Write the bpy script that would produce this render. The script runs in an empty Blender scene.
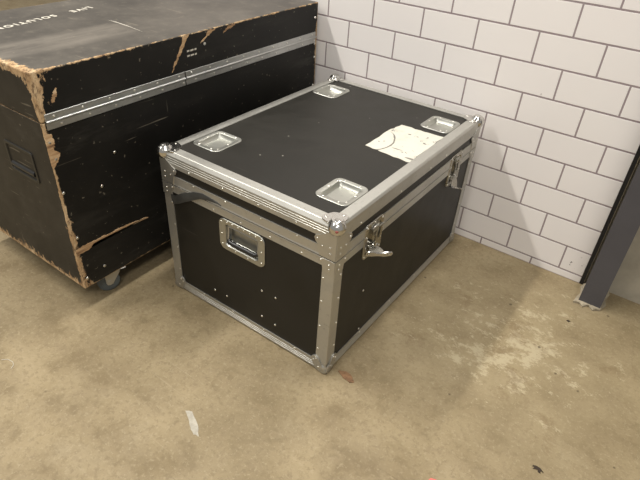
import bpy, bmesh, math, random
from mathutils import Vector, Matrix
random.seed(7)
C = bpy.context.scene.collection
PI = math.pi

# ------------------------------------------------------------------ materials
class Mat:
    def __init__(s, name, rough=.5, metal=0., col=(.5, .5, .5), spec=.5):
        s.m = bpy.data.materials.new(name); s.m.use_nodes = True
        s.t = s.m.node_tree
        s.b = s.t.nodes['Principled BSDF']
        s.b.inputs['Roughness'].default_value = rough
        s.b.inputs['Metallic'].default_value = metal
        s.b.inputs['Base Color'].default_value = (*col, 1)
        s.b.inputs['Specular IOR Level'].default_value = spec
    def put(s, sock, v):
        if isinstance(v, bpy.types.NodeSocket): s.t.links.new(v, sock)
        elif isinstance(v, (tuple, list)): sock.default_value = (*v, 1) if len(v) == 3 and sock.type == 'RGBA' else v
        else: sock.default_value = v
    def node(s, ty): return s.t.nodes.new(ty)
    def op(s, o, a, b=0., c=0., clamp=False):
        n = s.node('ShaderNodeMath'); n.operation = o; n.use_clamp = clamp
        s.put(n.inputs[0], a); s.put(n.inputs[1], b); s.put(n.inputs[2], c)
        return n.outputs[0]
    def xyz(s):
        if not hasattr(s, '_x'):
            tc = s.node('ShaderNodeTexCoord'); s.co = tc.outputs['Object']
            sp = s.node('ShaderNodeSeparateXYZ'); s.t.links.new(s.co, sp.inputs[0])
            s._x = sp.outputs
        return s._x
    def scaled(s, sc, rot=(0, 0, 0), loc=(0, 0, 0)):
        s.xyz(); n = s.node('ShaderNodeMapping'); s.t.links.new(s.co, n.inputs[0])
        n.inputs['Scale'].default_value = sc; n.inputs['Rotation'].default_value = rot; n.inputs['Location'].default_value = loc
        return n.outputs[0]
    def noise(s, scale, detail=4, rough=.6, vec=None, dist=0.):
        s.xyz(); n = s.node('ShaderNodeTexNoise'); s.t.links.new(vec or s.co, n.inputs['Vector'])
        n.inputs['Scale'].default_value = scale; n.inputs['Detail'].default_value = detail
        n.inputs['Roughness'].default_value = rough; n.inputs['Distortion'].default_value = dist
        return n.outputs['Fac']
    def voro(s, scale, vec=None):
        s.xyz(); n = s.node('ShaderNodeTexVoronoi'); s.t.links.new(vec or s.co, n.inputs['Vector'])
        n.inputs['Scale'].default_value = scale
        return n.outputs['Distance'], n.outputs['Color']
    def ramp(s, f, stops):
        n = s.node('ShaderNodeValToRGB'); s.put(n.inputs[0], f)
        e = n.color_ramp.elements
        while len(e) < len(stops): e.new(.5)
        for k, (p, c) in zip(e, stops):
            k.position = p; k.color = (*c, 1) if isinstance(c, tuple) else (c, c, c, 1)
        return n.outputs[0]
    def step(s, v, lo, hi, a=0., b=1.):
        n = s.node('ShaderNodeMapRange'); n.clamp = True
        s.put(n.inputs[0], v)
        for i, q in enumerate((lo, hi, a, b)): s.put(n.inputs[i + 1], q)
        return n.outputs[0]
    def mix(s, f, a, b):
        n = s.node('ShaderNodeMix'); n.data_type = 'RGBA'
        s.put(n.inputs[0], f); s.put(n.inputs[6], a); s.put(n.inputs[7], b)
        return n.outputs[2]
    def dist2(s, a, b):
        return s.op('SQRT', s.op('ADD', s.op('MULTIPLY', a, a), s.op('MULTIPLY', b, b)))
    def col(s, v): s.put(s.b.inputs['Base Color'], v); return s
    def rgh(s, v): s.put(s.b.inputs['Roughness'], v); return s
    def bump(s, h, strength=.3, dist=.002):
        n = s.node('ShaderNodeBump'); n.inputs['Strength'].default_value = strength; n.inputs['Distance'].default_value = dist
        s.put(n.inputs['Height'], h); s.t.links.new(n.outputs[0], s.b.inputs['Normal']); return s

def mat_floor():
    m = Mat('concrete_floor', .62, spec=.35); x, y, z = m.xyz()
    big = m.noise(1.3, 6, .62); mid = m.noise(5.5, 7, .68, dist=.6); fine = m.noise(45, 6, .75); grit = m.noise(220, 3, .7)
    c = m.ramp(m.noise(7, 8, .68), [(.38, (.215, .164, .095)), (.5, (.292, .231, .142)), (.62, (.355, .285, .18))])
    c = m.mix(m.step(big, .45, .58, 0, .4), c, (.215, .168, .10))
    c = m.mix(m.step(m.noise(3.1, 7, .7), .55, .68, 0, .4), c, (.36, .30, .205))
    c = m.mix(m.step(m.noise(14, 7, .75), .52, .62, 0, .42), c, (.175, .13, .078))
    c = m.mix(m.step(fine, .52, .60, 0, .42), c, (.18, .135, .08))
    c = m.mix(m.step(m.noise(70, 5, .8), .54, .62, 0, .42), c, (.41, .345, .235))
    c = m.mix(m.step(grit, .6, .76, 0, .4), c, (.42, .355, .25))
    # flaky pale worn patch between the flight case and the column
    zone = m.op('SUBTRACT', 1., m.dist2(m.op('MULTIPLY', m.op('SUBTRACT', x, .72), 1.5), m.op('MULTIPLY', m.op('SUBTRACT', y, -.58), 1.6)), clamp=True)
    zone = m.op('MULTIPLY', zone, m.step(m.noise(3.4, 5, .65), .36, .62, .25, 1.25))
    fl = m.noise(16, 9, .8, vec=m.scaled((1, 1.5, 1), (0, 0, .75)))
    f = m.step(m.op('ADD', fl, m.op('MULTIPLY', zone, .2)), .655, .70, 0, .7)
    f = m.op('MULTIPLY', f, m.step(zone, .03, .3))
    c = m.mix(m.op('MULTIPLY', m.step(zone, 0, .7), .5), c, (.36, .295, .185))
    c = m.mix(f, c, (.50, .435, .31))
    br = m.step(m.op('ADD', m.noise(8, 6, .75), m.op('MULTIPLY', zone, .1)), .60, .70, 0, .5)
    c = m.mix(m.op('MULTIPLY', br, m.step(zone, .05, .3)), c, (.17, .115, .06))
    # dark specks and thin scratches
    d, k = m.voro(11); sp = m.node('ShaderNodeSeparateColor'); m.t.links.new(k, sp.inputs[0])
    r = m.op('MULTIPLY', m.step(sp.outputs[0], .6, 1.), .085)
    sn = m.op('ADD', d, m.op('MULTIPLY', m.op('SUBTRACT', fine, .5), .1))
    c = m.mix(m.op('MULTIPLY', m.step(m.op('SUBTRACT', r, sn), -.01, .02), .75), c, (.075, .05, .03))
    sc = m.noise(9, 2, .5, vec=m.scaled((.25, 9, 1), (0, 0, .5)))
    c = m.mix(m.step(sc, .74, .765, 0, .2), c, (.45, .385, .28))
    sc2 = m.noise(7, 2, .5, vec=m.scaled((.3, 10, 1), (0, 0, -.85)))
    c = m.mix(m.step(sc2, .735, .765, 0, .4), c, (.14, .10, .06))
    c = m.mix(1., c, c)
    mu = c.node; mu.blend_type = 'MULTIPLY'; mu.inputs[7].default_value = (.93, .915, .85, 1)
    for l in list(m.t.links):
        if l.to_socket == mu.inputs[7]: m.t.links.remove(l)
    m.col(c); m.rgh(m.step(mid, .3, .7, .5, .75))
    m.bump(m.op('ADD', m.op('MULTIPLY', fine, .6), m.op('MULTIPLY', grit, .3)), .22, .003)
    return m.m

def mat_tile():
    m = Mat('white_tile', .38, spec=.4)
    n = m.noise(2.2, 4, .6); f = m.noise(26, 5, .7)
    c = m.mix(m.step(n, .35, .7, 0, .5), (.85, .81, .785), (.81, .765, .745))
    d, k = m.voro(5); sp = m.node('ShaderNodeSeparateColor'); m.t.links.new(k, sp.inputs[0])
    c = m.mix(m.op('MULTIPLY', m.step(m.op('ADD', d, m.op('MULTIPLY', f, .08)), .075, .06), m.step(sp.outputs[1], .8, .85, 0, .55)), c, (.32, .27, .24))
    c = m.mix(m.step(f, .68, .78, 0, .25), c, (.5, .44, .40))
    x, y, z = m.xyz()
    zn = m.op('SUBTRACT', 1., m.dist2(m.op('MULTIPLY', m.op('SUBTRACT', x, .785), 13.), m.op('MULTIPLY', m.op('SUBTRACT', z, .06), 11.)), clamp=True)
    c = m.mix(m.op('MULTIPLY', m.step(m.noise(42, 3, .6), .625, .65, 0, .85), m.step(zn, .1, .4)), c, (.10, .08, .07))
    return m.col(c).m

def mat_grout():
    m = Mat('grout', .8); return m.col(m.mix(m.noise(20), (.27, .215, .22), (.34, .285, .29))).m

def mat_alu(name, col=(.63, .615, .57), rough=.36, dirt=.5, metal=1.):
    m = Mat(name, rough, metal, col)
    a = m.noise(9, 5, .65); b = m.noise(70, 4, .7)
    c = m.mix(m.step(a, .45, .75, 0, .5 * dirt), col, tuple(q * .62 for q in col))
    c = m.mix(m.step(b, .6, .72, 0, .8 * dirt), c, tuple(q * .42 for q in col))
    m.col(c); m.rgh(m.step(a, .3, .7, rough - .06, rough + .12)); return m.m

def mat_panel():
    m = Mat('black_panel', .5, spec=.32)
    a = m.noise(4, 5, .6); g = m.noise(120, 3, .6)
    c = m.mix(m.step(a, .35, .7, 0, .7), (.011, .010, .0075), (.024, .0215, .017))
    d, k = m.voro(14); sp = m.node('ShaderNodeSeparateColor'); m.t.links.new(k, sp.inputs[0])
    c = m.mix(m.op('MULTIPLY', m.step(d, .055, .035), m.step(sp.outputs[2], .88, .9, 0, .5)), c, (.42, .4, .34))
    s = m.noise(6, 2, .5, vec=m.scaled((.4, 12, 12), (0, .3, .7)))
    c = m.mix(m.step(s, .74, .78, 0, .22), c, (.15, .14, .12))
    m.col(c); m.rgh(m.step(a, .3, .7, .4, .56)); m.bump(g, .12, .001); return m.m

HX, HY, ZB, ZT = .369, .7275, .115, .951      # worn plywood case: half sizes, underside and top
def mat_worn():
    m = Mat('worn_black_plywood', .55, spec=.3); x, y, z = m.xyz()
    S = lambda a, b: m.op('SUBTRACT', a, b)
    A = lambda a, b: m.op('ADD', a, b)
    T = lambda a, b: m.op('MULTIPLY', a, b)
    dx = S(HX, x); dy = A(y, HY); dt = S(ZT, z); db = S(z, ZB); dyf = S(HY, y); dxl = A(x, HX)
    n1 = m.noise(9, 6, .7); n2 = m.noise(40, 5, .75); nv = m.noise(10, 4, .7, vec=m.scaled((4, 4, .7))); ny = m.noise(7, 5, .75, vec=m.scaled((1, 2.2, 6)))
    n3 = m.noise(85, 4, .8, vec=m.scaled((1, 1, .4)))
    mm = A(A(T(m.step(n1, .36, .68), 1.0), T(m.step(n2, .36, .64), .75)), A(T(m.step(nv, .4, .6), .5), T(m.step(n3, .4, .65), .5)))
    mm = T(mm, .85)
    mk = A(T(m.step(ny, .42, .7), 1.25), T(m.step(n2, .4, .7), .7))
    chip = m.step(A(T(n2, .6), T(n1, .4)), .535, .60)
    def edge(d, w, q): return m.op('MAXIMUM', S(T(w, q), d), S(T(S(T(w, 2.8), d), .35), T(S(1., chip), .08)))
    up = m.step(z, .70, ZT, 0, 1.); dn = m.step(z, .45, ZB, 0, 1.)
    w1 = A(.0075, A(T(T(up, up), .031), T(dn, .008)))
    masks = [edge(m.dist2(dx, dy), w1, mm),
             edge(m.dist2(dx, dt), A(.0058, T(m.step(dy, .25, 0), .006)), mk),
             edge(m.dist2(dy, dt), A(.016, T(m.step(dx, .5, 0), .010)), mm),
             edge(m.dist2(dy, db), .019, A(mm, T(m.step(nv, .5, .62), .9))),
             edge(m.dist2(dx, db), .004, mm),
             edge(m.dist2(dx, dyf), A(.005, T(m.step(m.op('ABSOLUTE', S(z, .78)), .09, .02), .012)), mm),
             edge(m.dist2(dxl, dt), .006, mk)]
    seam = S(T(A(.0015, T(n2, .006)), m.step(n1, .42, .6)), m.op('ABSOLUTE', S(z, A(.791, T(S(n1, .5), .02)))))
    masks.append(S(seam, m.step(dy, .004, .01)))
    w = masks[0]
    for q in masks[1:]: w = m.op('MAXIMUM', w, q)
    w = m.step(w, -.0008, .0016)
    # paint: dusty scuffs on black
    p = m.mix(m.step(m.noise(2.4, 6, .65), .42, .72, 0, .8), (.006, .0055, .0045), (.015, .0135, .011))
    p = m.mix(m.step(dy, .004, .001), p, m.mix(m.step(n1, .35, .65), (.015, .013, .010), (.030, .0265, .021)))
    sm = m.noise(3.2, 5, .7, vec=m.scaled((1, .5, 2.2), (.4, 0, .2)))
    p = m.mix(m.step(sm, .56, .78, 0, .45), p, (.045, .041, .034))
    top = m.step(dt, .004, .001)
    tp = m.mix(m.step(m.noise(3, 6, .7), .35, .7, 0, 1.), (.05, .044, .037), (.105, .093, .077))  # lighter top face: dust, with the overhead sheen put into the colour
    tp = m.mix(m.step(m.noise(24, 6, .8), .55, .7, 0, .5), tp, (.16, .14, .11))
    # a long rubbed pale band on the lid
    band = m.step(m.op('ABSOLUTE', S(A(x, T(y, -.03)), .155)), .10, .05)
    band = T(band, m.step(y, -.17, -.26)); band = T(band, m.step(m.noise(7, 5, .7, vec=m.scaled((4, .6, 1))), .32, .6, .2, .8))
    tp = m.mix(band, tp, (.17, .15, .125))
    p = m.mix(top, p, tp)
    p = m.mix(T(m.step(m.noise(5, 6, .75, vec=m.scaled((1, .35, 1.6), (.7, 0, 0))), .55, .72), m.step(m.noise(1.7, 3, .5), .45, .6, 0, .5)), p, (.075, .07, .06))
    for (sc, rt, th, am) in (((.5, 10, 10), (.5, .3, .9), .715, .5), ((10, .5, 9), (.2, .6, -.5), .725, .45), ((9, 9, .5), (.35, .2, .3), .73, .4), ((1, 8, 8), (.1, .9, .4), .72, .4)):
        p = m.mix(m.step(m.noise(6, 2, .5, vec=m.scaled(sc, rt)), th, th + .03, 0, am), p, (.26, .225, .17))
    for scale, th, size in ((13, .92, .08), (24, .965, .12)):
        d, k = m.voro(scale); sp = m.node('ShaderNodeSeparateColor'); m.t.links.new(k, sp.inputs[0])
        p = m.mix(T(m.step(A(d, T(n2, .30)), size + .13, size + .09), m.step(sp.outputs[0], th, th + .02, 0, .6)), p, (.36, .32, .24))
    wood = m.ramp(m.noise(22, 5, .7, vec=m.scaled((1, 1, .35))), [(.3, (.19, .10, .045)), (.48, (.45, .30, .16)), (.66, (.66, .50, .31))])
    wood = m.mix(m.step(m.noise(48, 6, .8, vec=m.scaled((1, 1, .5))), .52, .62, 0, .85), wood, (.12, .07, .035))
    wood = m.mix(m.step(m.noise(20, 5, .8), .56, .64, 0, .8), wood, (.03, .024, .018))
    m.col(m.mix(w, p, wood)); m.rgh(m.step(w, 0, 1, m.step(top, 0, 1, .5, .47), .8))
    m.bump(A(T(w, -1.2), T(n2, .15)), .5, .002); return m.m

def simple(name, col, rough=.5, metal=0., var=.3, scale=12, spec=.5):
    m = Mat(name, rough, metal, col, spec)
    return m.col(m.mix(m.step(m.noise(scale, 5, .65), .35, .7), col, tuple(c * (1 - var) for c in col))).m

MT = {
 'floor': mat_floor(), 'tile': mat_tile(), 'grout': mat_grout(), 'panel': mat_panel(), 'worn': mat_worn(),
 'alu': mat_alu('aluminium_trim', (.50, .49, .45), .40, .5, .75), 'zinc': mat_alu('zinc_plate', (.50, .49, .455), .32, .4, .8),
 'dish': mat_alu('pressed_steel_dish', (.47, .47, .43), .36, .25, .92),
 'chrome': mat_alu('bright_steel', (.64, .63, .60), .14, .3),
 'rivet': simple('rivet_metal', (.80, .78, .72), .28, 1., .15),
 'latch': mat_alu('latch_steel', (.40, .385, .34), .24, .9),
 'gal': mat_alu('galvanised_hinge', (.52, .525, .515), .36, 1.),
 'grip': simple('black_grip', (.02, .02, .02), .35, 0, .3), 'black': simple('black_plastic', (.018, .017, .014), .45, 0, .4),
 'column': simple('dark_grey_paint', (.075, .072, .08), .5, 0, .15, 6),
 'dark': simple('gap_shade', (.012, .011, .011), .6, 0, .3),
 'mortar': simple('mortar', (.42, .36, .26), .85, 0, .4, 30),
 'concrete': simple('concrete_wall', (.44, .40, .32), .8, 0, .3, 7),
 'rubber': simple('grey_rubber', (.10, .115, .12), .55, 0, .4, 30),
 'strap': simple('dark_grey_strap', (.045, .045, .042), .5, 0, .35, 25),
 'white': simple('white_paint', (.62, .58, .5), .7, 0, .35, 40),
 'red': simple('dull_red', (.36, .10, .08), .5, 0, .3, 40),
 'splinter': None, 'chip': simple('red_brown_scrap', (.27, .145, .07), .8, 0, .5, 60),
 'pink': simple('coral_paint', (.72, .16, .13), .6, 0, .2, 60), 'tape': simple('pale_tape', (.47, .43, .35), .6, 0, .35, 40),
 'thread': simple('pale_fibre', (.6, .55, .45), .8, 0, .2), 'dirt': simple('dark_dirt', (.045, .03, .02), .9, 0, .4, 60),
}
def mat_splinter():
    m = Mat('bare_wood', .8)
    return m.col(m.ramp(m.noise(30, 5, .7, vec=m.scaled((1, .12, 1.6))), [(.3, (.15, .075, .035)), (.5, (.42, .26, .13)), (.66, (.66, .49, .3))])).m
MT['splinter'] = mat_splinter()
def mat_sticker():
    m = Mat('worn_white_label', .6); x, y, z = m.xyz()
    n = m.noise(20, 6, .7); c = m.mix(m.step(n, .5, .75, 0, .6), (.61, .585, .505), (.46, .43, .35))
    d = m.dist2(m.op('SUBTRACT', x, .085), m.op('SUBTRACT', y, .045))
    arc = m.step(m.op('ABSOLUTE', m.op('SUBTRACT', m.op('ADD', d, m.op('MULTIPLY', n, .015)), .145)), .0042, .0022)
    arc = m.op('MULTIPLY', arc, m.step(y, .165, .14))
    c = m.mix(m.op('MULTIPLY', arc, .8), c, (.05, .045, .04))
    sc = m.noise(11, 2, .5, vec=m.scaled((.5, 5, 1), (0, 0, .9)))
    c = m.mix(m.step(sc, .665, .69, 0, .75), c, (.07, .06, .05))
    c = m.mix(m.step(m.noise(34, 4, .65), .63, .66, 0, .85), c, (.05, .045, .04))
    return m.col(c).m
MT['label'] = mat_sticker()

# ------------------------------------------------------------------ mesh helpers
def obj(name, bm, mat, parent=None, smooth=None, label=None):
    me = bpy.data.meshes.new(name)
    bmesh.ops.recalc_face_normals(bm, faces=bm.faces)
    bm.to_mesh(me); bm.free()
    me.materials.append(MT[mat] if isinstance(mat, str) else mat)
    if smooth is not None:
        for p in me.polygons: p.use_smooth = True
        try: me.set_sharp_from_angle(angle=math.radians(smooth))
        except Exception: pass
    o = bpy.data.objects.new(name, me); C.objects.link(o)
    if parent: o.parent = parent
    if label: o['label'] = label
    return o

def tag(o, label, cat, group=None):
    o['label'] = label; o['category'] = cat
    if group: o['group'] = group
    return o

def thing(name, loc, label, cat, rz=0.):
    e = bpy.data.objects.new(name, None); C.objects.link(e)
    e.empty_display_size = .1; e.location = loc; e.rotation_euler = (0, 0, rz)
    return tag(e, label, cat)

class Fr:                                  # a local frame: origin, two in-plane axes, outward normal
    def __init__(s, o, u, v): s.o, s.u, s.v = Vector(o), Vector(u), Vector(v); s.n = s.u.cross(s.v)
    def __call__(s, a, b, c=0.): return s.o + s.u * a + s.v * b + s.n * c

def add_box(bm, lo, hi, bev=0., seg=2):
    r = bmesh.ops.create_cube(bm, size=1.); vs = r['verts']
    lo, hi = Vector(lo), Vector(hi)
    for v in vs: v.co = Vector(((lo[i] + hi[i]) / 2 + v.co[i] * (hi[i] - lo[i])) for i in range(3))
    if bev:
        es = list({e for v in vs for e in v.link_edges})
        bmesh.ops.bevel(bm, geom=es, offset=bev, segments=seg, affect='EDGES', profile=.5)

def rrect(w, h, r, n=5):
    pts = []
    for cx, cy, a0 in ((w/2 - r, h/2 - r, 0), (-w/2 + r, h/2 - r, PI/2), (-w/2 + r, -h/2 + r, PI), (w/2 - r, -h/2 + r, 1.5*PI)):
        for i in range(n + 1):
            a = a0 + PI/2 * i / n; pts.append((cx + r*math.cos(a), cy + r*math.sin(a)))
    return pts

def loft(bm, loops, close_start=False, close_end=True):
    rings = [[bm.verts.new(p) for p in L] for L in loops]
    k = len(rings[0])
    for a, b in zip(rings, rings[1:]):
        for i in range(k): bm.faces.new((a[i], a[(i+1) % k], b[(i+1) % k], b[i]))
    if close_start: bm.faces.new(list(reversed(rings[0])))
    if close_end: bm.faces.new(rings[-1])
    return rings

def dish_bm(fr, W, H, r, w, h, r2, depth, taper, lip=.003, off=(0, 0)):
    bm = bmesh.new(); L = []
    for (a, b, rr, c, o) in ((W, H, r, 0, 0), (W, H, r, lip*.6, 0), (W - .003, H - .003, r - .0015, lip, 0), (w + .008, h + .008, r2 + .004, lip, 1), (w + .002, h + .002, r2 + .001, lip*.4, 1),
                             (w, h, r2, -.002, 1), (w - taper, h - taper, r2, -depth + .003, 1), (w - taper - .006, h - taper - .006, max(r2 - .003, .002), -depth, 1)):
        L.append([fr(x + off[0]*o, y + off[1]*o, c) for x, y in rrect(a, b, rr)])
    loft(bm, L); return bm

def prism(bm, fr, pts, c0, c1, bev=0.):
    top = [bm.verts.new(fr(x, y, c1)) for x, y in pts]; bot = [bm.verts.new(fr(x, y, c0)) for x, y in pts]
    k = len(pts)
    f = bm.faces.new(top); bm.faces.new(list(reversed(bot)))
    for i in range(k): bm.faces.new((top[i], bot[i], bot[(i+1) % k], top[(i+1) % k]))
    if bev: bmesh.ops.bevel(bm, geom=list(f.edges), offset=bev, segments=1, affect='EDGES', profile=.5)

def smooth_poly(pts, it=2):
    for _ in range(it):
        q = []
        for i, p in enumerate(pts):
            n = pts[(i+1) % len(pts)]
            q += [(p[0]*.75 + n[0]*.25, p[1]*.75 + n[1]*.25), (p[0]*.25 + n[0]*.75, p[1]*.25 + n[1]*.75)]
        pts = q
    return pts

def tube(bm, path, rad, n=10):
    path = [Vector(p) for p in path]; rings = []
    for i, p in enumerate(path):
        d = (path[min(i+1, len(path)-1)] - path[max(i-1, 0)]).normalized()
        s = d.orthogonal().normalized() if i == 0 else (s - d * s.dot(d)).normalized()
        t = d.cross(s); r = rad[i] if isinstance(rad, (list, tuple)) else rad
        rings.append([p + (s*math.cos(2*PI*k/n) + t*math.sin(2*PI*k/n)) * r for k in range(n)])
    loft(bm, rings, True, True)

def cyl(bm, a, b, r, n=20): tube(bm, [a, b], r, n)

def ball(bm, c, r, sc=(1, 1, 1), u=20, v=14):
    q = bmesh.ops.create_uvsphere(bm, u_segments=u, v_segments=v, radius=r)
    for w in q['verts']: w.co = Vector((w.co[i]*sc[i] + c[i]) for i in range(3))

def panel(bm, fr, a0, a1, b0, b1, holes=()):
    """flat sheet in a frame with rectangular cut-outs (am, aM, bm, bM)"""
    A = sorted({a0, a1, *[q for h in holes for q in h[:2]]}); B = sorted({b0, b1, *[q for h in holes for q in h[2:]]})
    V = {}
    def g(a, b):
        if (a, b) not in V: V[a, b] = bm.verts.new(fr(a, b))
        return V[a, b]
    for i in range(len(A)-1):
        for j in range(len(B)-1):
            ca, cb = (A[i]+A[i+1])/2, (B[j]+B[j+1])/2
            if any(h[0] < ca < h[1] and h[2] < cb < h[3] for h in holes): continue
            bm.faces.new((g(A[i], B[j]), g(A[i+1], B[j]), g(A[i+1], B[j+1]), g(A[i], B[j+1])))

def rivet_mesh(r, h, mat):
    bm = bmesh.new()
    L = [[(rr*math.cos(2*PI*k/10), rr*math.sin(2*PI*k/10), z) for k in range(10)] for rr, z in ((r, -.001), (r, h*.25), (r*.78, h*.75), (r*.35, h))]
    loft(bm, L, True, True)
    me = bpy.data.meshes.new('rivet'); bmesh.ops.recalc_face_normals(bm, faces=bm.faces); bm.to_mesh(me); bm.free()
    me.materials.append(MT[mat])
    for p in me.polygons: p.use_smooth = True
    return me
RIV = rivet_mesh(.0042, .0024, 'rivet'); BOLT = rivet_mesh(.0046, .0025, 'rivet'); SCREW = rivet_mesh(.006, .002, 'rivet')
def fix(parent, pos, n, me=None, name='rivet'):
    o = bpy.data.objects.new(name, me or RIV); C.objects.link(o); o.parent = parent
    o.location = pos; o.rotation_mode = 'QUATERNION'; o.rotation_quaternion = Vector((0, 0, 1)).rotation_difference(Vector(n))
    return o

# ------------------------------------------------------------------ setting
def struct(name, bm, mat):
    o = obj(name, bm, mat); o['kind'] = 'structure'; return o

bm = bmesh.new(); add_box(bm, (-7, -5, -.1), (4, 4, 0)); struct('floor', bm, 'floor')

TW, TH, TX, TZ, XR = .25, .12225, -.519, .8943, .836       # tile pitch, offsets, right end of the tiled partition
bm = bmesh.new(); bg = bmesh.new()
g = .0066
XL, ZTOP = -1.9, 2.118
k = -15
while k <= 7:
    zt = TZ - k*TH; zb = max(zt - TH, .002)
    if zt <= ZTOP + 1e-6:
        j = k % 2; n0 = math.floor((XL - TX - j*TW/2)/TW)
        xa = TX + j*TW/2 + n0*TW
        while xa < XR:
            a, b = max(xa, XL), min(xa + TW, XR)
            if b - a > .01:
                h = g/2
                xa_ = a + h if a > XL else a; xb_ = b - h if b < XR else b
                za_, zb_ = zb + (h if k < 7 else 0), zt - h
                L = [[(xa_ + e, -d, za_ + e), (xb_ - e, -d, za_ + e), (xb_ - e, -d, zb_ - e), (xa_ + e, -d, zb_ - e)] for e, d in ((0, .0), (.0003, .0005), (.0012, .0010))]
                loft(bm, L)
            xa += TW
    k += 1
me_t = obj('wall_back', bm, 'tile')
add_box(bg, (XL, -.0004, 0), (XR, .022, ZTOP))
bmesh.ops.recalc_face_normals(bg, faces=bg.faces)
# grout bed joined into the same wall mesh
me_t.data.materials.append(MT['grout'])
b2 = bmesh.new(); b2.from_mesh(me_t.data)
vm = [b2.verts.new(v.co) for v in bg.verts]; bg.verts.index_update()
for f in bg.faces:
    nf = b2.faces.new([vm[v.index] for v in f.verts]); nf.material_index = 1
b2.to_mesh(me_t.data); b2.free(); bg.free(); me_t['kind'] = 'structure'
bm = bmesh.new(); add_box(bm, (XR + .0005, -.002, .001), (XR + .016, .03, ZTOP)); struct('gap_shade_strip', bm, 'dark')  # black strip standing in for the shaded gap beside the column
bm = bmesh.new(); add_box(bm, (XR + .017, .022, 0), (4, .12, ZTOP)); struct('wall_right', bm, 'concrete')

# steel column
col = thing('steel_column', (.909, -.066, 0), 'dark grey painted steel column standing at the right end of the white tiled wall', 'column')
bm = bmesh.new(); w, d, t = .0445, .074, .008
pts = [(-w, -d), (w, -d), (w, -d+t), (t/2, -d+t), (t/2, d-t), (w, d-t), (w, d), (-w, d), (-w, d-t), (-t/2, d-t), (-t/2, -d+t), (-w, -d+t)]
prism(bm, Fr((0, 0, 0), (1, 0, 0), (0, 1, 0)), pts, .006, 2.9); obj('shaft', bm, 'column', col)
bm = bmesh.new(); ring = []
for i in range(28):
    a = 2*PI*i/28; r = 1.06 + random.uniform(-.12, .22)
    sx = max(-1, min(1, 1.5*math.cos(a))); sy = max(-1, min(1, 1.5*math.sin(a))); ring.append(((w+.006)*sx*r, (d+.006)*sy*r))
ring = [(min(max(x, -.062), .062), min(y, .083)) for x, y in ring]
prism(bm, Fr((0, 0, 0), (1, 0, 0), (0, 1, 0)), ring, .0, .012, .004); obj('mortar_bed', bm, 'mortar', col, label='crumbly pale mortar at the foot of the column')

# ------------------------------------------------------------------ flight case
hx, hy, H = .3905, .552, .640
fc = thing('flight_case', (-.1555, -.612, 0), 'black flight case with silver aluminium edges and butterfly latches, standing against the white tiled wall', 'flight case', -.001)
pi_, SPLIT = .003, .511
FRONT = Fr((0, -hy + pi_, 0), (1, 0, 0), (0, 0, 1)); BACK = Fr((0, hy - pi_, 0), (-1, 0, 0), (0, 0, 1))
RIGHT = Fr((hx - pi_, 0, 0), (0, 1, 0), (0, 0, 1)); LEFT = Fr((-hx + pi_, 0, 0), (0, -1, 0), (0, 0, 1))
TOP = Fr((0, 0, H - pi_), (1, 0, 0), (0, 1, 0)); BOT = Fr((0, 0, .008), (1, 0, 0), (0, -1, 0))
LY = (-.325, .335); LZ = .486
def around(c, b, w, h): return (c - w/2, c + w/2, b - h/2, b + h/2)
DW, DH = .130, .150
dishes = [(sx*.279, sy*.369) for sx in (-1, 1) for sy in (-1, 1)]
bm = bmesh.new(); X, Y = hx - pi_, hy - pi_
panel(bm, FRONT, -X, X, .008, SPLIT - .002, [around(0, .405, .165, .098)])
panel(bm, BACK, -X, X, .008, SPLIT - .002)
panel(bm, RIGHT, -Y, Y, .008, SPLIT - .002, [(c - .043, c + .043, LZ - .06, SPLIT - .002) for c in LY])
panel(bm, LEFT, -Y, Y, .008, SPLIT - .002); panel(bm, BOT, -X, X, -Y, Y)
body = obj('body', bm, 'panel', fc)
bm = bmesh.new()
panel(bm, FRONT, -X, X, SPLIT + .002, H - .022); panel(bm, BACK, -X, X, SPLIT + .002, H - .022)
panel(bm, RIGHT, -Y, Y, SPLIT + .002, H - .022, [(c - .043, c + .043, SPLIT + .002, LZ + .055) for c in LY]); panel(bm, LEFT, -Y, Y, SPLIT + .002, H - .022)
panel(bm, TOP, -X + .018, X - .018, -Y + .018, Y - .018, [around(x, y, .096, .116) for x, y in dishes])
obj('lid', bm, 'panel', fc)

def extrusion(name, p0, p1, U, V, prof, mat='alu'):
    """profile (u,v) swept from p0 to p1"""
    bm = bmesh.new(); U, V = Vector(U), Vector(V)
    loft(bm, [[Vector(p) + U*a + V*b for a, b in prof] for p in (p0, p1)], True, True)
    return obj(name, bm, mat, fc)
def angle_prof(a, b, t=.0025, ridges_b=(), r=.004, ch=0.):
    pts = [(a, 0), (a, t), (t + ch, t), (t, t + ch*1.3), (t, b), (0, b)]
    q = []
    for c, w in sorted(ridges_b, reverse=True): q += [(0, c+w), (.0013, c+w*.4), (.0013, c-w*.4), (0, c-w)]
    if ch: return pts + q + [(0, ch*1.35), (.0006, ch*1.15), (ch*.86, .0012), (ch*1.15, 0)]
    return pts + q + [(0, r*1.3), (r*.3, r*.3), (r*1.3, 0)]
RD = [(.020, .0018), (.029, .0018), (.038, .0018)]
TL = .044; BL = .057
fc_trims = []
def along(o, pts, n):
    for p in pts: fix(o, p, n)
# top edge angles
for s in (-1, 1):
    o = extrusion('edge_trim', (-hx, s*hy, H), (hx, s*hy, H), (0, -s, 0), (0, 0, -1), angle_prof(TL, BL, ridges_b=RD, ch=.0105))
    along(o, [(x, s*hy, H - .049) for x in (-.24, -.08, .08, .235)], (0, s, 0))
    o = extrusion('edge_trim', (s*hx, -hy, H), (s*hx, hy, H), (-s, 0, 0), (0, 0, -1), angle_prof(TL, BL, ch=.006))
    along(o, [(s*hx, y, H - .049) for y in (-.42, -.16, .07, .21, .44)], (s, 0, 0))
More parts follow.
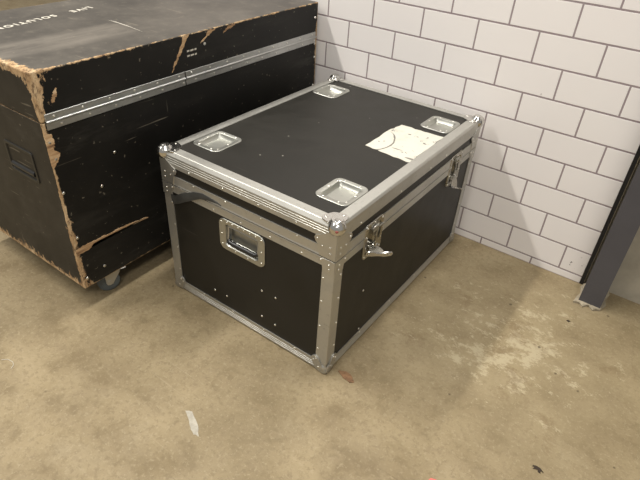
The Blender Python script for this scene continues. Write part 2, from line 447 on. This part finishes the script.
# lid lip and body lip (a tongue pair that meets at the split)
def flat_prof(w, t=.003): return [(0, 0), (0, w), (-t*.2, w), (t, w), (t, 0)]
for s in (-1, 1):
    for (z0, w, nm) in ((SPLIT + .0015, .037, 'lid_lip'), (.478, SPLIT - .0015 - .478, 'body_lip')):
        pr = [(.0028, 0), (.0028, w), (-.0005, w), (-.0005, w*.92), (0, w*.85), (0, w*.12), (-.0012, .002), (-.0012, 0)] if nm == 'lid_lip' else \
             [(.0028, 0), (.0028, w), (-.0022, w), (-.0022, w-.004), (0, w-.007), (0, .003), (-.0004, 0)]
        o = extrusion(nm, (-hx, s*hy, z0), (hx, s*hy, z0), (0, -s, 0), (0, 0, 1), pr)
        along(o, [(x, s*hy, z0 + (w - .007 if nm == 'lid_lip' else .008)) for x in ((-.225, -.07, .09, .24) if nm == 'lid_lip' else (-.26, -.13, 0, .13, .26))], (0, s, 0))
        ys = [(-hy, hy)]
        if s == 1: ys = [(-hy, LY[0] - .05), (LY[0] + .05, LY[1] - .05), (LY[1] + .05, hy)]
        bmx = bmesh.new()
        for a, b in ys:
            loft(bmx, [[Vector((s*hx - s*p, y, z0 + q)) for p, q in pr] for y in (a, b)], True, True)
        o = obj(nm, bmx, 'alu', fc)
# upright corner angles, bottom angles
for sx in (-1, 1):
    for sy in (-1, 1):
        o = extrusion('corner_trim', (sx*hx, sy*hy, .012), (sx*hx, sy*hy, .478), (-sx, 0, 0), (0, -sy, 0), angle_prof(.047, .047, r=.003))
        for z in (.11, .22, .33, .43):
            fix(o, (sx*(hx - .040), sy*hy, z), (0, sy, 0)); fix(o, (sx*hx, sy*(hy - .040), z + .01), (sx, 0, 0))
BR = [(.012, .0016), (.021, .0016), (.030, .0016)]
for s in (-1, 1):
    o = extrusion('bottom_trim', (-hx, s*hy, .004), (hx, s*hy, .004), (0, -s, 0), (0, 0, 1), angle_prof(.046, .046, ridges_b=BR))
    along(o, [(x, s*hy, .043) for x in (-.22, -.06, .1, .25)], (0, s, 0))
    o = extrusion('bottom_trim', (s*hx, -hy, .004), (s*hx, hy, .004), (-s, 0, 0), (0, 0, 1), angle_prof(.046, .046, ridges_b=BR))
    along(o, [(s*hx, y, .043) for y in (-.33, -.1, .12, .36)], (s, 0, 0))

# corners
for sx in (-1, 1):
    for sy in (-1, 1):
        Ff = Fr((sx*hx, sy*hy, 0), (-sx, 0, 0), (0, 0, 1)); Fs = Fr((sx*hx, sy*hy, 0), (0, -sy, 0), (0, 0, 1))
        lidp = [(0, SPLIT+.002), (0, .612), (.030, .612), (.046, .598), (.062, .589), (.078, .583), (.083, .572), (.077, .560), (.067, .552), (.066, .535), (.060, SPLIT+.002)]
        bodp = [(0, .460), (0, SPLIT-.002), (.062, SPLIT-.002), (.063, .500), (.055, .490), (.046, .480), (.045, .460)]
        for nm, pp, rv in (('lid_corner_bracket', lidp, [(.071, .572), (.051, .552), (.022, .556), (.020, .534)]), ('body_corner_bracket', bodp, [(.052, .499), (.022, .490), (.020, .473)])):
            bm = bmesh.new()
            for F, n in ((Ff, (0, sy, 0)), (Fs, (sx, 0, 0))):
                e = 1 if F.n.dot(Vector(n)) > 0 else -1
                prism(bm, F, pp, e*-.001, e*.0026, .0008)
            o = obj(nm, bm, 'zinc', fc)
            for a, z in rv:
                fix(o, Ff(a, z) + Vector((0, sy*.0026, 0)), (0, sy, 0)); fix(o, Fs(a, z) + Vector((sx*.0026, 0, 0)), (sx, 0, 0))
        # ball corner on the lid: dome with three lobed ears
        bm = bmesh.new(); c = (sx*(hx - .013), sy*(hy - .013), H - .012)
        ball(bm, c, .028)
        Ft = Fr((sx*hx, sy*hy, H), (-sx, 0, 0), (0, -sy, 0)); e = 1 if Ft.n.z > 0 else -1
        ear = [(.002, .002), (.002, .048), (.008, .070), (.026, .074), (.040, .064), (.056, .060), (.060, .056), (.064, .040), (.074, .026), (.070, .008), (.048, .002)]
        prism(bm, Ft, smooth_poly(ear, 1), e*-.001, e*.003, .001)
        tube(bm, [(c[0] - sx*.004, c[1] - sy*.004, H + .001), (c[0] - sx*.004, c[1] - sy*.004, H + .014)], [.026, .017], 20)
        fix_m = obj('ball_corner', bm, 'chrome', fc, 40); o = fix_m
        fix(o, Ft(.061, .022) + Vector((0, 0, .003)), (0, 0, 1)); fix(o, Ft(.022, .061) + Vector((0, 0, .003)), (0, 0, 1))
        if (sx, sy) == (1, -1):
            bm = bmesh.new(); dd = Vector((.47, -.76, .06)).normalized(); ball(bm, Vector(c) + dd*.0225, .0070, u=14, v=10)
            obj('red_dab', bm, 'red', fc, 40, label='small dull red dab on the near ball corner')  # small red spot set into the near ball
        # bottom corners
        bm = bmesh.new(); c = (sx*(hx - .017), sy*(hy - .017), .0235)
        ball(bm, c, .0235)
        for F, n in ((Ff, (0, sy, 0)), (Fs, (sx, 0, 0))):
            e = 1 if F.n.dot(Vector(n)) > 0 else -1
            pp = [(.0, .004), (.0, .020), (.020, .040), (.032, .066), (.046, .074), (.060, .066), (.064, .052), (.056, .034), (.046, .012), (.024, .004)]
            prism(bm, F, smooth_poly(pp, 1), e*-.001, e*.004, .0012)
        o = obj('bottom_corner', bm, 'zinc', fc, 40)
        for F, n in ((Ff, (0, sy, 0)), (Fs, (sx, 0, 0))):
            for a, z in ((.042, .060), (.053, .050), (.030, .024)): fix(o, F(a, z) + Vector(n)*.004, n)

# four stacking cups in the lid
for x, y in dishes:
    F = Fr((x, y, H - pi_), (1, 0, 0), (0, 1, 0))
    o = obj('stacking_cup', dish_bm(F, DW, DH, .026, .092, .112, .012, .014, .010), 'dish', fc, 35)
    for a, b in ((-.052, 0), (.052, 0), (-.03, .063), (.03, .063), (-.03, -.063), (.03, -.063), (-.05, .05), (.05, -.05)):
        fix(o, F(a, b, .0028), (0, 0, 1))

# worn white label
def blotch(pts, jit, seed, n=5):
    random.seed(seed); q = []
    for i, p in enumerate(pts):
        e = pts[(i+1) % len(pts)]
        for k in range(n):
            t = k/n; j = jit if k else jit*.4
            q.append((p[0]+(e[0]-p[0])*t + random.uniform(-j, j), p[1]+(e[1]-p[1])*t + random.uniform(-j, j)))
    return q
bm = bmesh.new()
prism(bm, Fr((0, 0, H - pi_), (1, 0, 0), (0, 1, 0)), blotch([(.150, -.018), (.240, -.026), (.335, -.034), (.3445, -.030), (.3445, .262), (.262, .252), (.158, .254), (.146, .16)], .0035, 3), .0002, .0011)
obj('paper_label', bm, 'label', fc, label='scuffed white label with dark scratches')

# recessed handle on the front
F = Fr((0, -hy + pi_, .405), (1, 0, 0), (0, 0, 1))
hd = obj('recessed_handle', dish_bm(F, .212, .132, .026, .150, .086, .010, .022, .006, .0045), 'dish', fc, 35)
bm = bmesh.new()
tube(bm, [F(-.066, -.024, -.006), F(-.060, -.029, .001), F(.060, -.029, .001), F(.066, -.024, -.006)], .0085, 12); obj('handle_grip', bm, 'grip', hd, 50, label='black rounded handle grip')
bm = bmesh.new()
for s in (-1, 1): tube(bm, [F(s*.070, .030, -.009), F(s*.070, -.026, -.004), F(s*.060, -.029, -.0005)], .0042, 8)
tube(bm, [F(-.073, .032, -.009), F(.073, .032, -.009)], .0042, 8); obj('handle_frame', bm, 'zinc', hd, 40)
for a, b in ((-.092, .05), (-.066, .056), (-.04, .056), (-.013, .056), (.013, .056), (.04, .056), (.066, .056), (.092, .05), (-.092, 0), (.092, 0), (-.092, -.046), (.092, -.046), (-.03, -.056), (.03, -.056)):
    fix(hd, F(a, b, .0042), (0, -1, 0))
# bolts through the panels
for x, z in ((-.155, .100), (-.09, .104), (.09, .231), (.154, .232), (.089, .105), (.153, .099)): fix(body, (x, -hy + pi_, z), (0, -1, 0), BOLT, 'bolt')
for y, z in ((-.338, .256), (-.334, .062), (-.362, .415)): fix(body, (hx - pi_, y, z), (1, 0, 0), BOLT, 'bolt')

# butterfly latches on the right side
def latch(cy, swing, hang):
    F = Fr((hx - pi_, cy, LZ), (0, 1, 0), (0, 0, 1))
    W, Hh = .116, .140
    o = obj('butterfly_latch', dish_bm(F, W, Hh, .014, .076, .098, .008, .015, .006, .0055), 'latch', fc, 35)
    for a, b in ((-.048, .058), (0, .061), (.048, .058), (-.048, .02), (.048, .02), (-.048, -.02), (.048, -.02), (-.048, -.058), (0, -.061), (.048, -.058)):
        fix(o, F(a, b, .0052), (1, 0, 0))
    # strike lug on the lid half
    bm = bmesh.new(); add_box(bm, (hx - .016, cy - .017, LZ + .036), (hx + .010, cy + .017, LZ + .046), .002)
    add_box(bm, (hx + .004, cy - .017, LZ + .030), (hx + .010, cy + .017, LZ + .052), .002); obj('strike', bm, 'zinc', o, 40)
    # hub in the lower half
    bm = bmesh.new(); cyl(bm, F(0, -.030, -.014), F(0, -.030, .010), .013); cyl(bm, F(0, -.030, .010), F(0, -.030, .014), .009); obj('hub', bm, 'chrome', o, 40)
    # claw arm that reaches up over the strike
    bm = bmesh.new()
    P = lambda a, b: (a, b)
    arm = smooth_poly([(-.016, -.036), (-.018, .010), (-.017, .034), (-.012, .042), (.012, .042), (.017, .034), (.018, .010), (.016, -.036)], 1)
    G = Fr(F(hang[0], hang[1], .008), Vector(F.u)*math.cos(hang[2]) + Vector(F.v)*math.sin(hang[2]), Vector(F.v)*math.cos(hang[2]) - Vector(F.u)*math.sin(hang[2]))
    outer = arm; inner = [(x*.5, y*.55 + .006) for x, y in arm]
    for c0, c1 in ((0, .004),):
        vo = [[bm.verts.new(G(x, y, c)) for x, y in outer] for c in (c0, c1)]; vi = [[bm.verts.new(G(x, y, c)) for x, y in inner] for c in (c0, c1)]
        k = len(outer)
        for i in range(k):
            j = (i+1) % k
            bm.faces.new((vo[0][i], vo[0][j], vo[1][j], vo[1][i])); bm.faces.new((vi[0][j], vi[0][i], vi[1][i], vi[1][j]))
            bm.faces.new((vo[1][i], vo[1][j], vi[1][j], vi[1][i])); bm.faces.new((vo[0][j], vo[0][i], vi[0][i], vi[0][j]))
    tube(bm, [G(-.013, .036, .004), G(-.013, .040, .009), G(.013, .040, .009), G(.013, .036, .004)], .004, 8)
    obj('claw', bm, 'latch', o, 40)
    # twist key: two rounded wings folded out
    bm = bmesh.new(); a, dirn = swing
    out = (F.n*math.cos(a) - F.v*math.sin(a)).normalized(); side = F.u
    K = Fr(F(0, -.034, .012), side, out)
    if dirn: K = Fr(K.o, side*math.cos(dirn) + out*math.sin(dirn), out*math.cos(dirn) - side*math.sin(dirn))
    prism(bm, K, [(-.014, 0), (-.026, .020), (-.031, .044), (.031, .044), (.026, .020), (.014, 0)], -.0016, .0016, .0008)
    dog = smooth_poly([(-.046, -.006), (-.050, .006), (-.044, .018), (-.030, .020), (-.016, .013), (0, .011), (.016, .013), (.030, .020), (.044, .018), (.050, .006), (.046, -.006), (.030, -.010), (0, -.006), (-.030, -.010)], 1)
    D = Fr(K(0, .046, -.004), K.u, (K.v*.3 - K.n*.95).normalized())
    cyl(bm, F(0, -.034, .004), K(0, .01, 0), .006, 12); wg = obj('wing', bm, 'latch', o, 40, label='twist wing folded out from the latch')
    bm = bmesh.new(); prism(bm, D, dog, -.0022, .0022, .0012)
    for q in (-.036, .036): cyl(bm, D(q, .006, -.0028), D(q, .006, .0034), .0055, 12)
    obj('wing_grip', bm, 'chrome', o, 40)
    return o
latch(LY[0], (.18, .72), (.020, .006, -.06)); latch(LY[1], (1.25, .45), (.004, .006, .05))

# dark strap end hanging out of the lid gap on the front
up = [(-.350, .466), (-.325, .468), (-.288, .493), (-.255, .508), (-.225, .522), (-.18, .533), (-.145, .531), (-.106, .526), (-.09, .521)]
lw = [(-.337, .430), (-.305, .442), (-.277, .460), (-.248, .476), (-.220, .492), (-.19, .508), (-.15, .517), (-.106, .521), (-.09, .518)]
dn = [.007, .006, .007, .008, .007, .005, .004, .003, .002]
bm = bmesh.new(); F = Fr((0, -hy, 0), (1, 0, 0), (0, 0, 1)); rows = []
for (a, b), (c, d), e in zip(up, lw, dn):
    rows.append([F(a, b, e*.5), F((a+c)/2, (b+d)/2, e), F(c, d, e*.85), F(c, d, e*.85 - .002), F((a+c)/2, (b+d)/2, e - .002), F(a, b, e*.5 - .002)])
loft(bm, rows, True, True); obj('strap', bm, 'strap', fc, 60, label='dark grey strap end squeezed out of the lid gap')

# ------------------------------------------------------------------ worn plywood case
bc = thing('plywood_road_case', (-1.051, -.7555, 0), 'big black plywood case with worn wooden edges and a long hinge, on casters', 'equipment case')
def rough_box(lo, hi, bev, seed):
    bm = bmesh.new(); add_box(bm, lo, hi, bev, 2); return bm
SZ = .791
bc.rotation_euler = (.005, 0, 0); bc.location.z = .0032      # stands a touch higher at the wall end
wb = obj('body', rough_box((-HX, -HY, ZB), (HX, HY, SZ - .0012), .003, 1), 'worn', bc)
wl = obj('lid', rough_box((-HX, -HY, SZ + .0012), (HX, HY, ZT), .004, 2), 'worn', bc)
for y0, y1 in ((-HY + .014, -.137), (-.132, HY - .014)):
    bm = bmesh.new()
    add_box(bm, (HX - .001, y0, SZ + .003), (HX + .0022, y1, SZ + .026), .0007, 1)
    add_box(bm, (HX - .001, y0, SZ - .026), (HX + .0022, y1, SZ - .003), .0007, 1)
    hg = obj('hinge', bm, 'gal', bc)
    bm = bmesh.new(); cyl(bm, (HX + .003, y0, SZ), (HX + .003, y1, SZ), .0045, 14); obj('hinge_knuckle', bm, 'gal', hg, 50)
    n = int((y1 - y0)/.085)
    for i in range(n):
        y = y0 + .03 + (y1 - y0 - .06)*i/(n-1)
        fix(hg, (HX + .0022, y, SZ + .015), (1, 0, 0), RIV, 'screw'); fix(hg, (HX + .0022, y + .02, SZ - .015), (1, 0, 0), RIV, 'screw')
for y, z in ((-.718, .724), (-.711, .663), (-.715, .536), (-.707, .344), (-.708, .156), (-.57, .501), (-.494, .609), (-.629, .169), (.711, .76), (.713, .694), (.712, .55), (.708, .40)):
    fix(wb, (HX, y, z), (1, 0, 0), SCREW, 'screw')
for y, z in ((.708, .882), (-.022, .90)): fix(wl, (HX, y, z), (1, 0, 0), SCREW, 'screw')
# torn streaks of bare wood
FS = Fr((HX, 0, 0), (0, 1, 0), (0, 0, 1))
def streak(pts, seed, parent, name='torn_streak'):
    bm = bmesh.new(); prism(bm, FS, blotch(pts, .0028, seed, 7), -.002, .0012); return obj(name, bm, 'splinter', parent, label='torn streak of bare wood')
streak([(-.726, .270), (-.665, .279), (-.648, .290), (-.55, .288), (-.40, .281), (-.405, .286), (-.52, .297), (-.62, .301), (-.69, .301), (-.726, .297)], 5, wb)
streak([(-.100, .947), (-.132, .905), (-.166, .864), (-.196, .826), (-.184, .855), (-.148, .905), (-.128, .947)], 6, wl)
streak([(.045, .947), (.02, .937), (-.02, .916), (-.045, .906), (-.01, .930), (.0, .947)], 8, wl)
streak([(.16, .947), (.13, .936), (.08, .922), (.10, .938), (.115, .947)], 9, wl)
streak([(-.672, .846), (-.660, .862), (-.652, .886), (-.660, .888), (-.672, .870), (-.680, .848)], 11, wl)
streak([(-.705, .75), (-.70, .715), (-.71, .70), (-.692, .68), (-.705, .655), (-.7275, .63), (-.7275, .76)], 12, wb)
FT = Fr((0, 0, ZT), (1, 0, 0), (0, 1, 0))
# small white marks on the side
for k, z in enumerate((.886, .868)):
    bm2 = bmesh.new()
    y = -.115
    for w in (.012, .016, .010):
        prism(bm2, FS, [(y, z), (y + w, z + .001), (y + w, z + .007), (y, z + .006)], -.0005, .0006); y += w + .005
    obj('white_mark', bm2, 'white', wl)
# stencilled lettering on the lid, read from the far side
LA = math.radians(-90 + 9.2); along_ = Vector((math.cos(LA), math.sin(LA), 0))
def word(txt, start):
    fo = bpy.data.curves.new('lettering', 'FONT'); fo.body = txt; fo.size = .041; fo.space_character = 1.46; fo.extrude = .0004; fo.offset = .0016
    to = bpy.data.objects.new('lettering_curve', fo); C.objects.link(to); bpy.context.view_layer.update()
    me = bpy.data.meshes.new_from_object(to.evaluated_get(bpy.context.evaluated_depsgraph_get()))
    bpy.data.objects.remove(to)
    me.name = 'lettering'; me.materials.clear(); me.materials.append(MT['white'])
    lt = bpy.data.objects.new('lettering', me); C.objects.link(lt); lt.parent = wl
    lt['label'] = 'white painted lettering ' + txt
    lt.rotation_euler = (0, 0, LA); lt.location = Vector((-.212, -.120, ZT + .0005)) + along_*start
word('LIVE', 0.); word('SOLUTIONS', .182)
bm = bmesh.new(); prism(bm, FT, [(.018, -.192), (.06, -.188), (.13, -.191), (.235, -.203), (.13, -.194), (.06, -.192)], -.0005, .0006)
obj('white_scratch', bm, 'white', wl)
# recessed handle on the near end
F = Fr((.165, -HY, .592), (1, 0, 0), (0, 0, 1))
h2 = obj('recessed_handle', dish_bm(F, .178, .120, .012, .150, .092, .006, .03, .01, .004), 'black', bc, 35)
bm = bmesh.new(); tube(bm, [F(-.07, -.028, -.002), F(.07, -.028, -.002)], .010, 12); obj('handle_grip', bm, 'grip', h2, 50)
# casters
def caster(x, y, rz):
    e = bpy.data.objects.new('caster', None); C.objects.link(e); e.parent = bc; e.location = (x, y, 0); e.rotation_euler = (0, 0, rz)
    bm = bmesh.new(); R = .046
    prof = [(-.016, .012), (-.016, .034), (-.0155, .040), (-.012, R - .001), (0, R), (.012, R - .001), (.0155, .040), (.016, .034), (.016, .012)]
    loft(bm, [[(-.02 + r*math.cos(2*PI*k/32), a, R + r*math.sin(2*PI*k/32)) for k in range(32)] for a, r in prof], True, True)
    obj('wheel', bm, 'rubber', e, 35)
    bm = bmesh.new(); cyl(bm, (-.02, -.023, R), (-.02, .023, R), .010, 14); obj('axle', bm, 'zinc', e, 40)
    bm = bmesh.new()
    for s in (-1, 1):
        Fk = Fr((0, s*.0195, 0), (1, 0, 0), (0, 0, 1))
        prism(bm, Fk, [(-.034, .046), (-.030, .036), (-.020, .032), (-.008, .036), (.026, .085), (.030, .104), (-.030, .104), (-.034, .075)], -.0012, .0012)
    add_box(bm, (-.034, -.021, .1005), (.032, .021, .1045), .001, 1); cyl(bm, (0, 0, .104), (0, 0, .111), .026, 20); obj('fork', bm, 'zinc', e, 40)
    bm = bmesh.new(); add_box(bm, (-.05, -.042, .110), (.05, .042, ZB), .002, 1); obj('mounting_plate', bm, 'zinc', e)
caster(HX - .050, -HY + .150, 1.25); caster(HX - .07, HY - .13, 1.7); caster(-HX + .07, -HY + .13, .4); caster(-HX + .07, HY - .13, 2.2)

# ------------------------------------------------------------------ scraps on the floor
def scrap(name, pts, h, mat, label, cat, seed, jit=.002):
    cx = sum(p[0] for p in pts)/len(pts); cy = sum(p[1] for p in pts)/len(pts)
    bm = bmesh.new(); prism(bm, Fr((0, 0, 0), (1, 0, 0), (0, 1, 0)), blotch([(x-cx, y-cy) for x, y in pts], jit, seed, 4), 0, h, h*.3)
    o = obj(name, bm, mat); o.location = (cx, cy, .0002); return tag(o, label, cat)
scrap('tape_scrap', [(-.040, -1.578), (-.020, -1.566), (.022, -1.585), (.066, -1.618), (.048, -1.624), (.008, -1.605)], .0006, 'tape', 'pale grey strip of tape stuck to the floor in front of the flight case', 'tape', 21)
scrap('wood_chip', [(.262, -1.122), (.285, -1.105), (.315, -1.112), (.334, -1.128), (.326, -1.142), (.290, -1.134)], .003, 'chip', 'thin reddish brown chip on the floor by the near corner of the flight case', 'chip', 22, .003)
scrap('paint_scrap', [(.714, -1.300), (.718, -1.290), (.734, -1.283), (.738, -1.292), (.728, -1.302)], .0008, 'pink', 'tiny coral pink scrap on the floor at the bottom edge of the photo', 'scrap', 23, .001)
scrap('dirt_clump', [(.955, -1.058), (.970, -1.048), (.990, -1.056), (.983, -1.064), (.966, -1.062)], .002, 'dirt', 'small ragged dark clump of dirt on the floor near the bottom right', 'dirt', 24, .005)
scrap('dirt_pellet', [(.858, -.298), (.864, -.290), (.873, -.294), (.869, -.301)], .003, 'dirt', 'tiny round black pellet on the floor just in front of the steel column', 'dirt', 25, .0006)
bm = bmesh.new(); tube(bm, [(-.04, -.015, .001), (-.025, .0, .0012), (0, .004, .001), (.015, -.002, .001), (.024, -.016, .001)], .0012, 6)
o = obj('pale_thread', bm, 'thread', None, 60); o.location = (-.665, -1.815, .0003); tag(o, 'short curved pale thread on the floor near the big black case', 'thread')

# ------------------------------------------------------------------ light
def area(name, loc, size, sy, power, col, target=None):
    l = bpy.data.lights.new(name, 'AREA'); l.shape = 'RECTANGLE'; l.size = size; l.size_y = sy; l.energy = power; l.color = col
    o = bpy.data.objects.new(name, l); C.objects.link(o); o.location = loc
    if target: o.rotation_euler = (Vector(target) - Vector(loc)).to_track_quat('-Z', 'Y').to_euler()
    return o
LC = (1, .965, .90)
area('overhead_light', (.15, .1, 4.6), .3, 5.0, 165, LC)
area('overhead_light', (-2.75, -2.6, 5.0), .22, 5.0, 290, LC)
area('overhead_light', (2.6, -4.6, 4.8), .9, 4.5, 150, LC)  # added fill light to brighten the wall, no known fitting here
w = bpy.data.worlds.new('hall'); bpy.context.scene.world = w; w.use_nodes = True
bg_ = w.node_tree.nodes['Background']; bg_.inputs[0].default_value = (1, .96, .90, 1); bg_.inputs[1].default_value = .33

# ------------------------------------------------------------------ camera
cam = bpy.data.cameras.new('camera'); co = bpy.data.objects.new('camera', cam); C.objects.link(co)
yaw, pit, rol = (math.radians(a) for a in (-33.58780044, -35.29365425, 3.95637751))
cy_, sy_, cp, sp = math.cos(yaw), math.sin(yaw), math.cos(pit), math.sin(pit)
f = Vector((sy_*cp, cy_*cp, sp)); r = Vector((cy_, -sy_, 0)); u = r.cross(f)
rr = r*math.cos(rol) + u*math.sin(rol); uu = u*math.cos(rol) - r*math.sin(rol)
M = Matrix((rr, uu, -f)).transposed().to_4x4(); M.translation = (.90642233, -2.26978892, 1.5070073)
co.matrix_world = M
cam.sensor_width = 36; cam.sensor_fit = 'HORIZONTAL'; cam.lens = 534.1422784/640*36; cam.clip_start = .02
S = bpy.context.scene; S.camera = co
S.view_settings.view_transform = 'Standard'; S.view_settings.look = 'None'; S.view_settings.gamma = 1; S.view_settings.use_curve_mapping = False
S.view_settings.exposure = 0.12
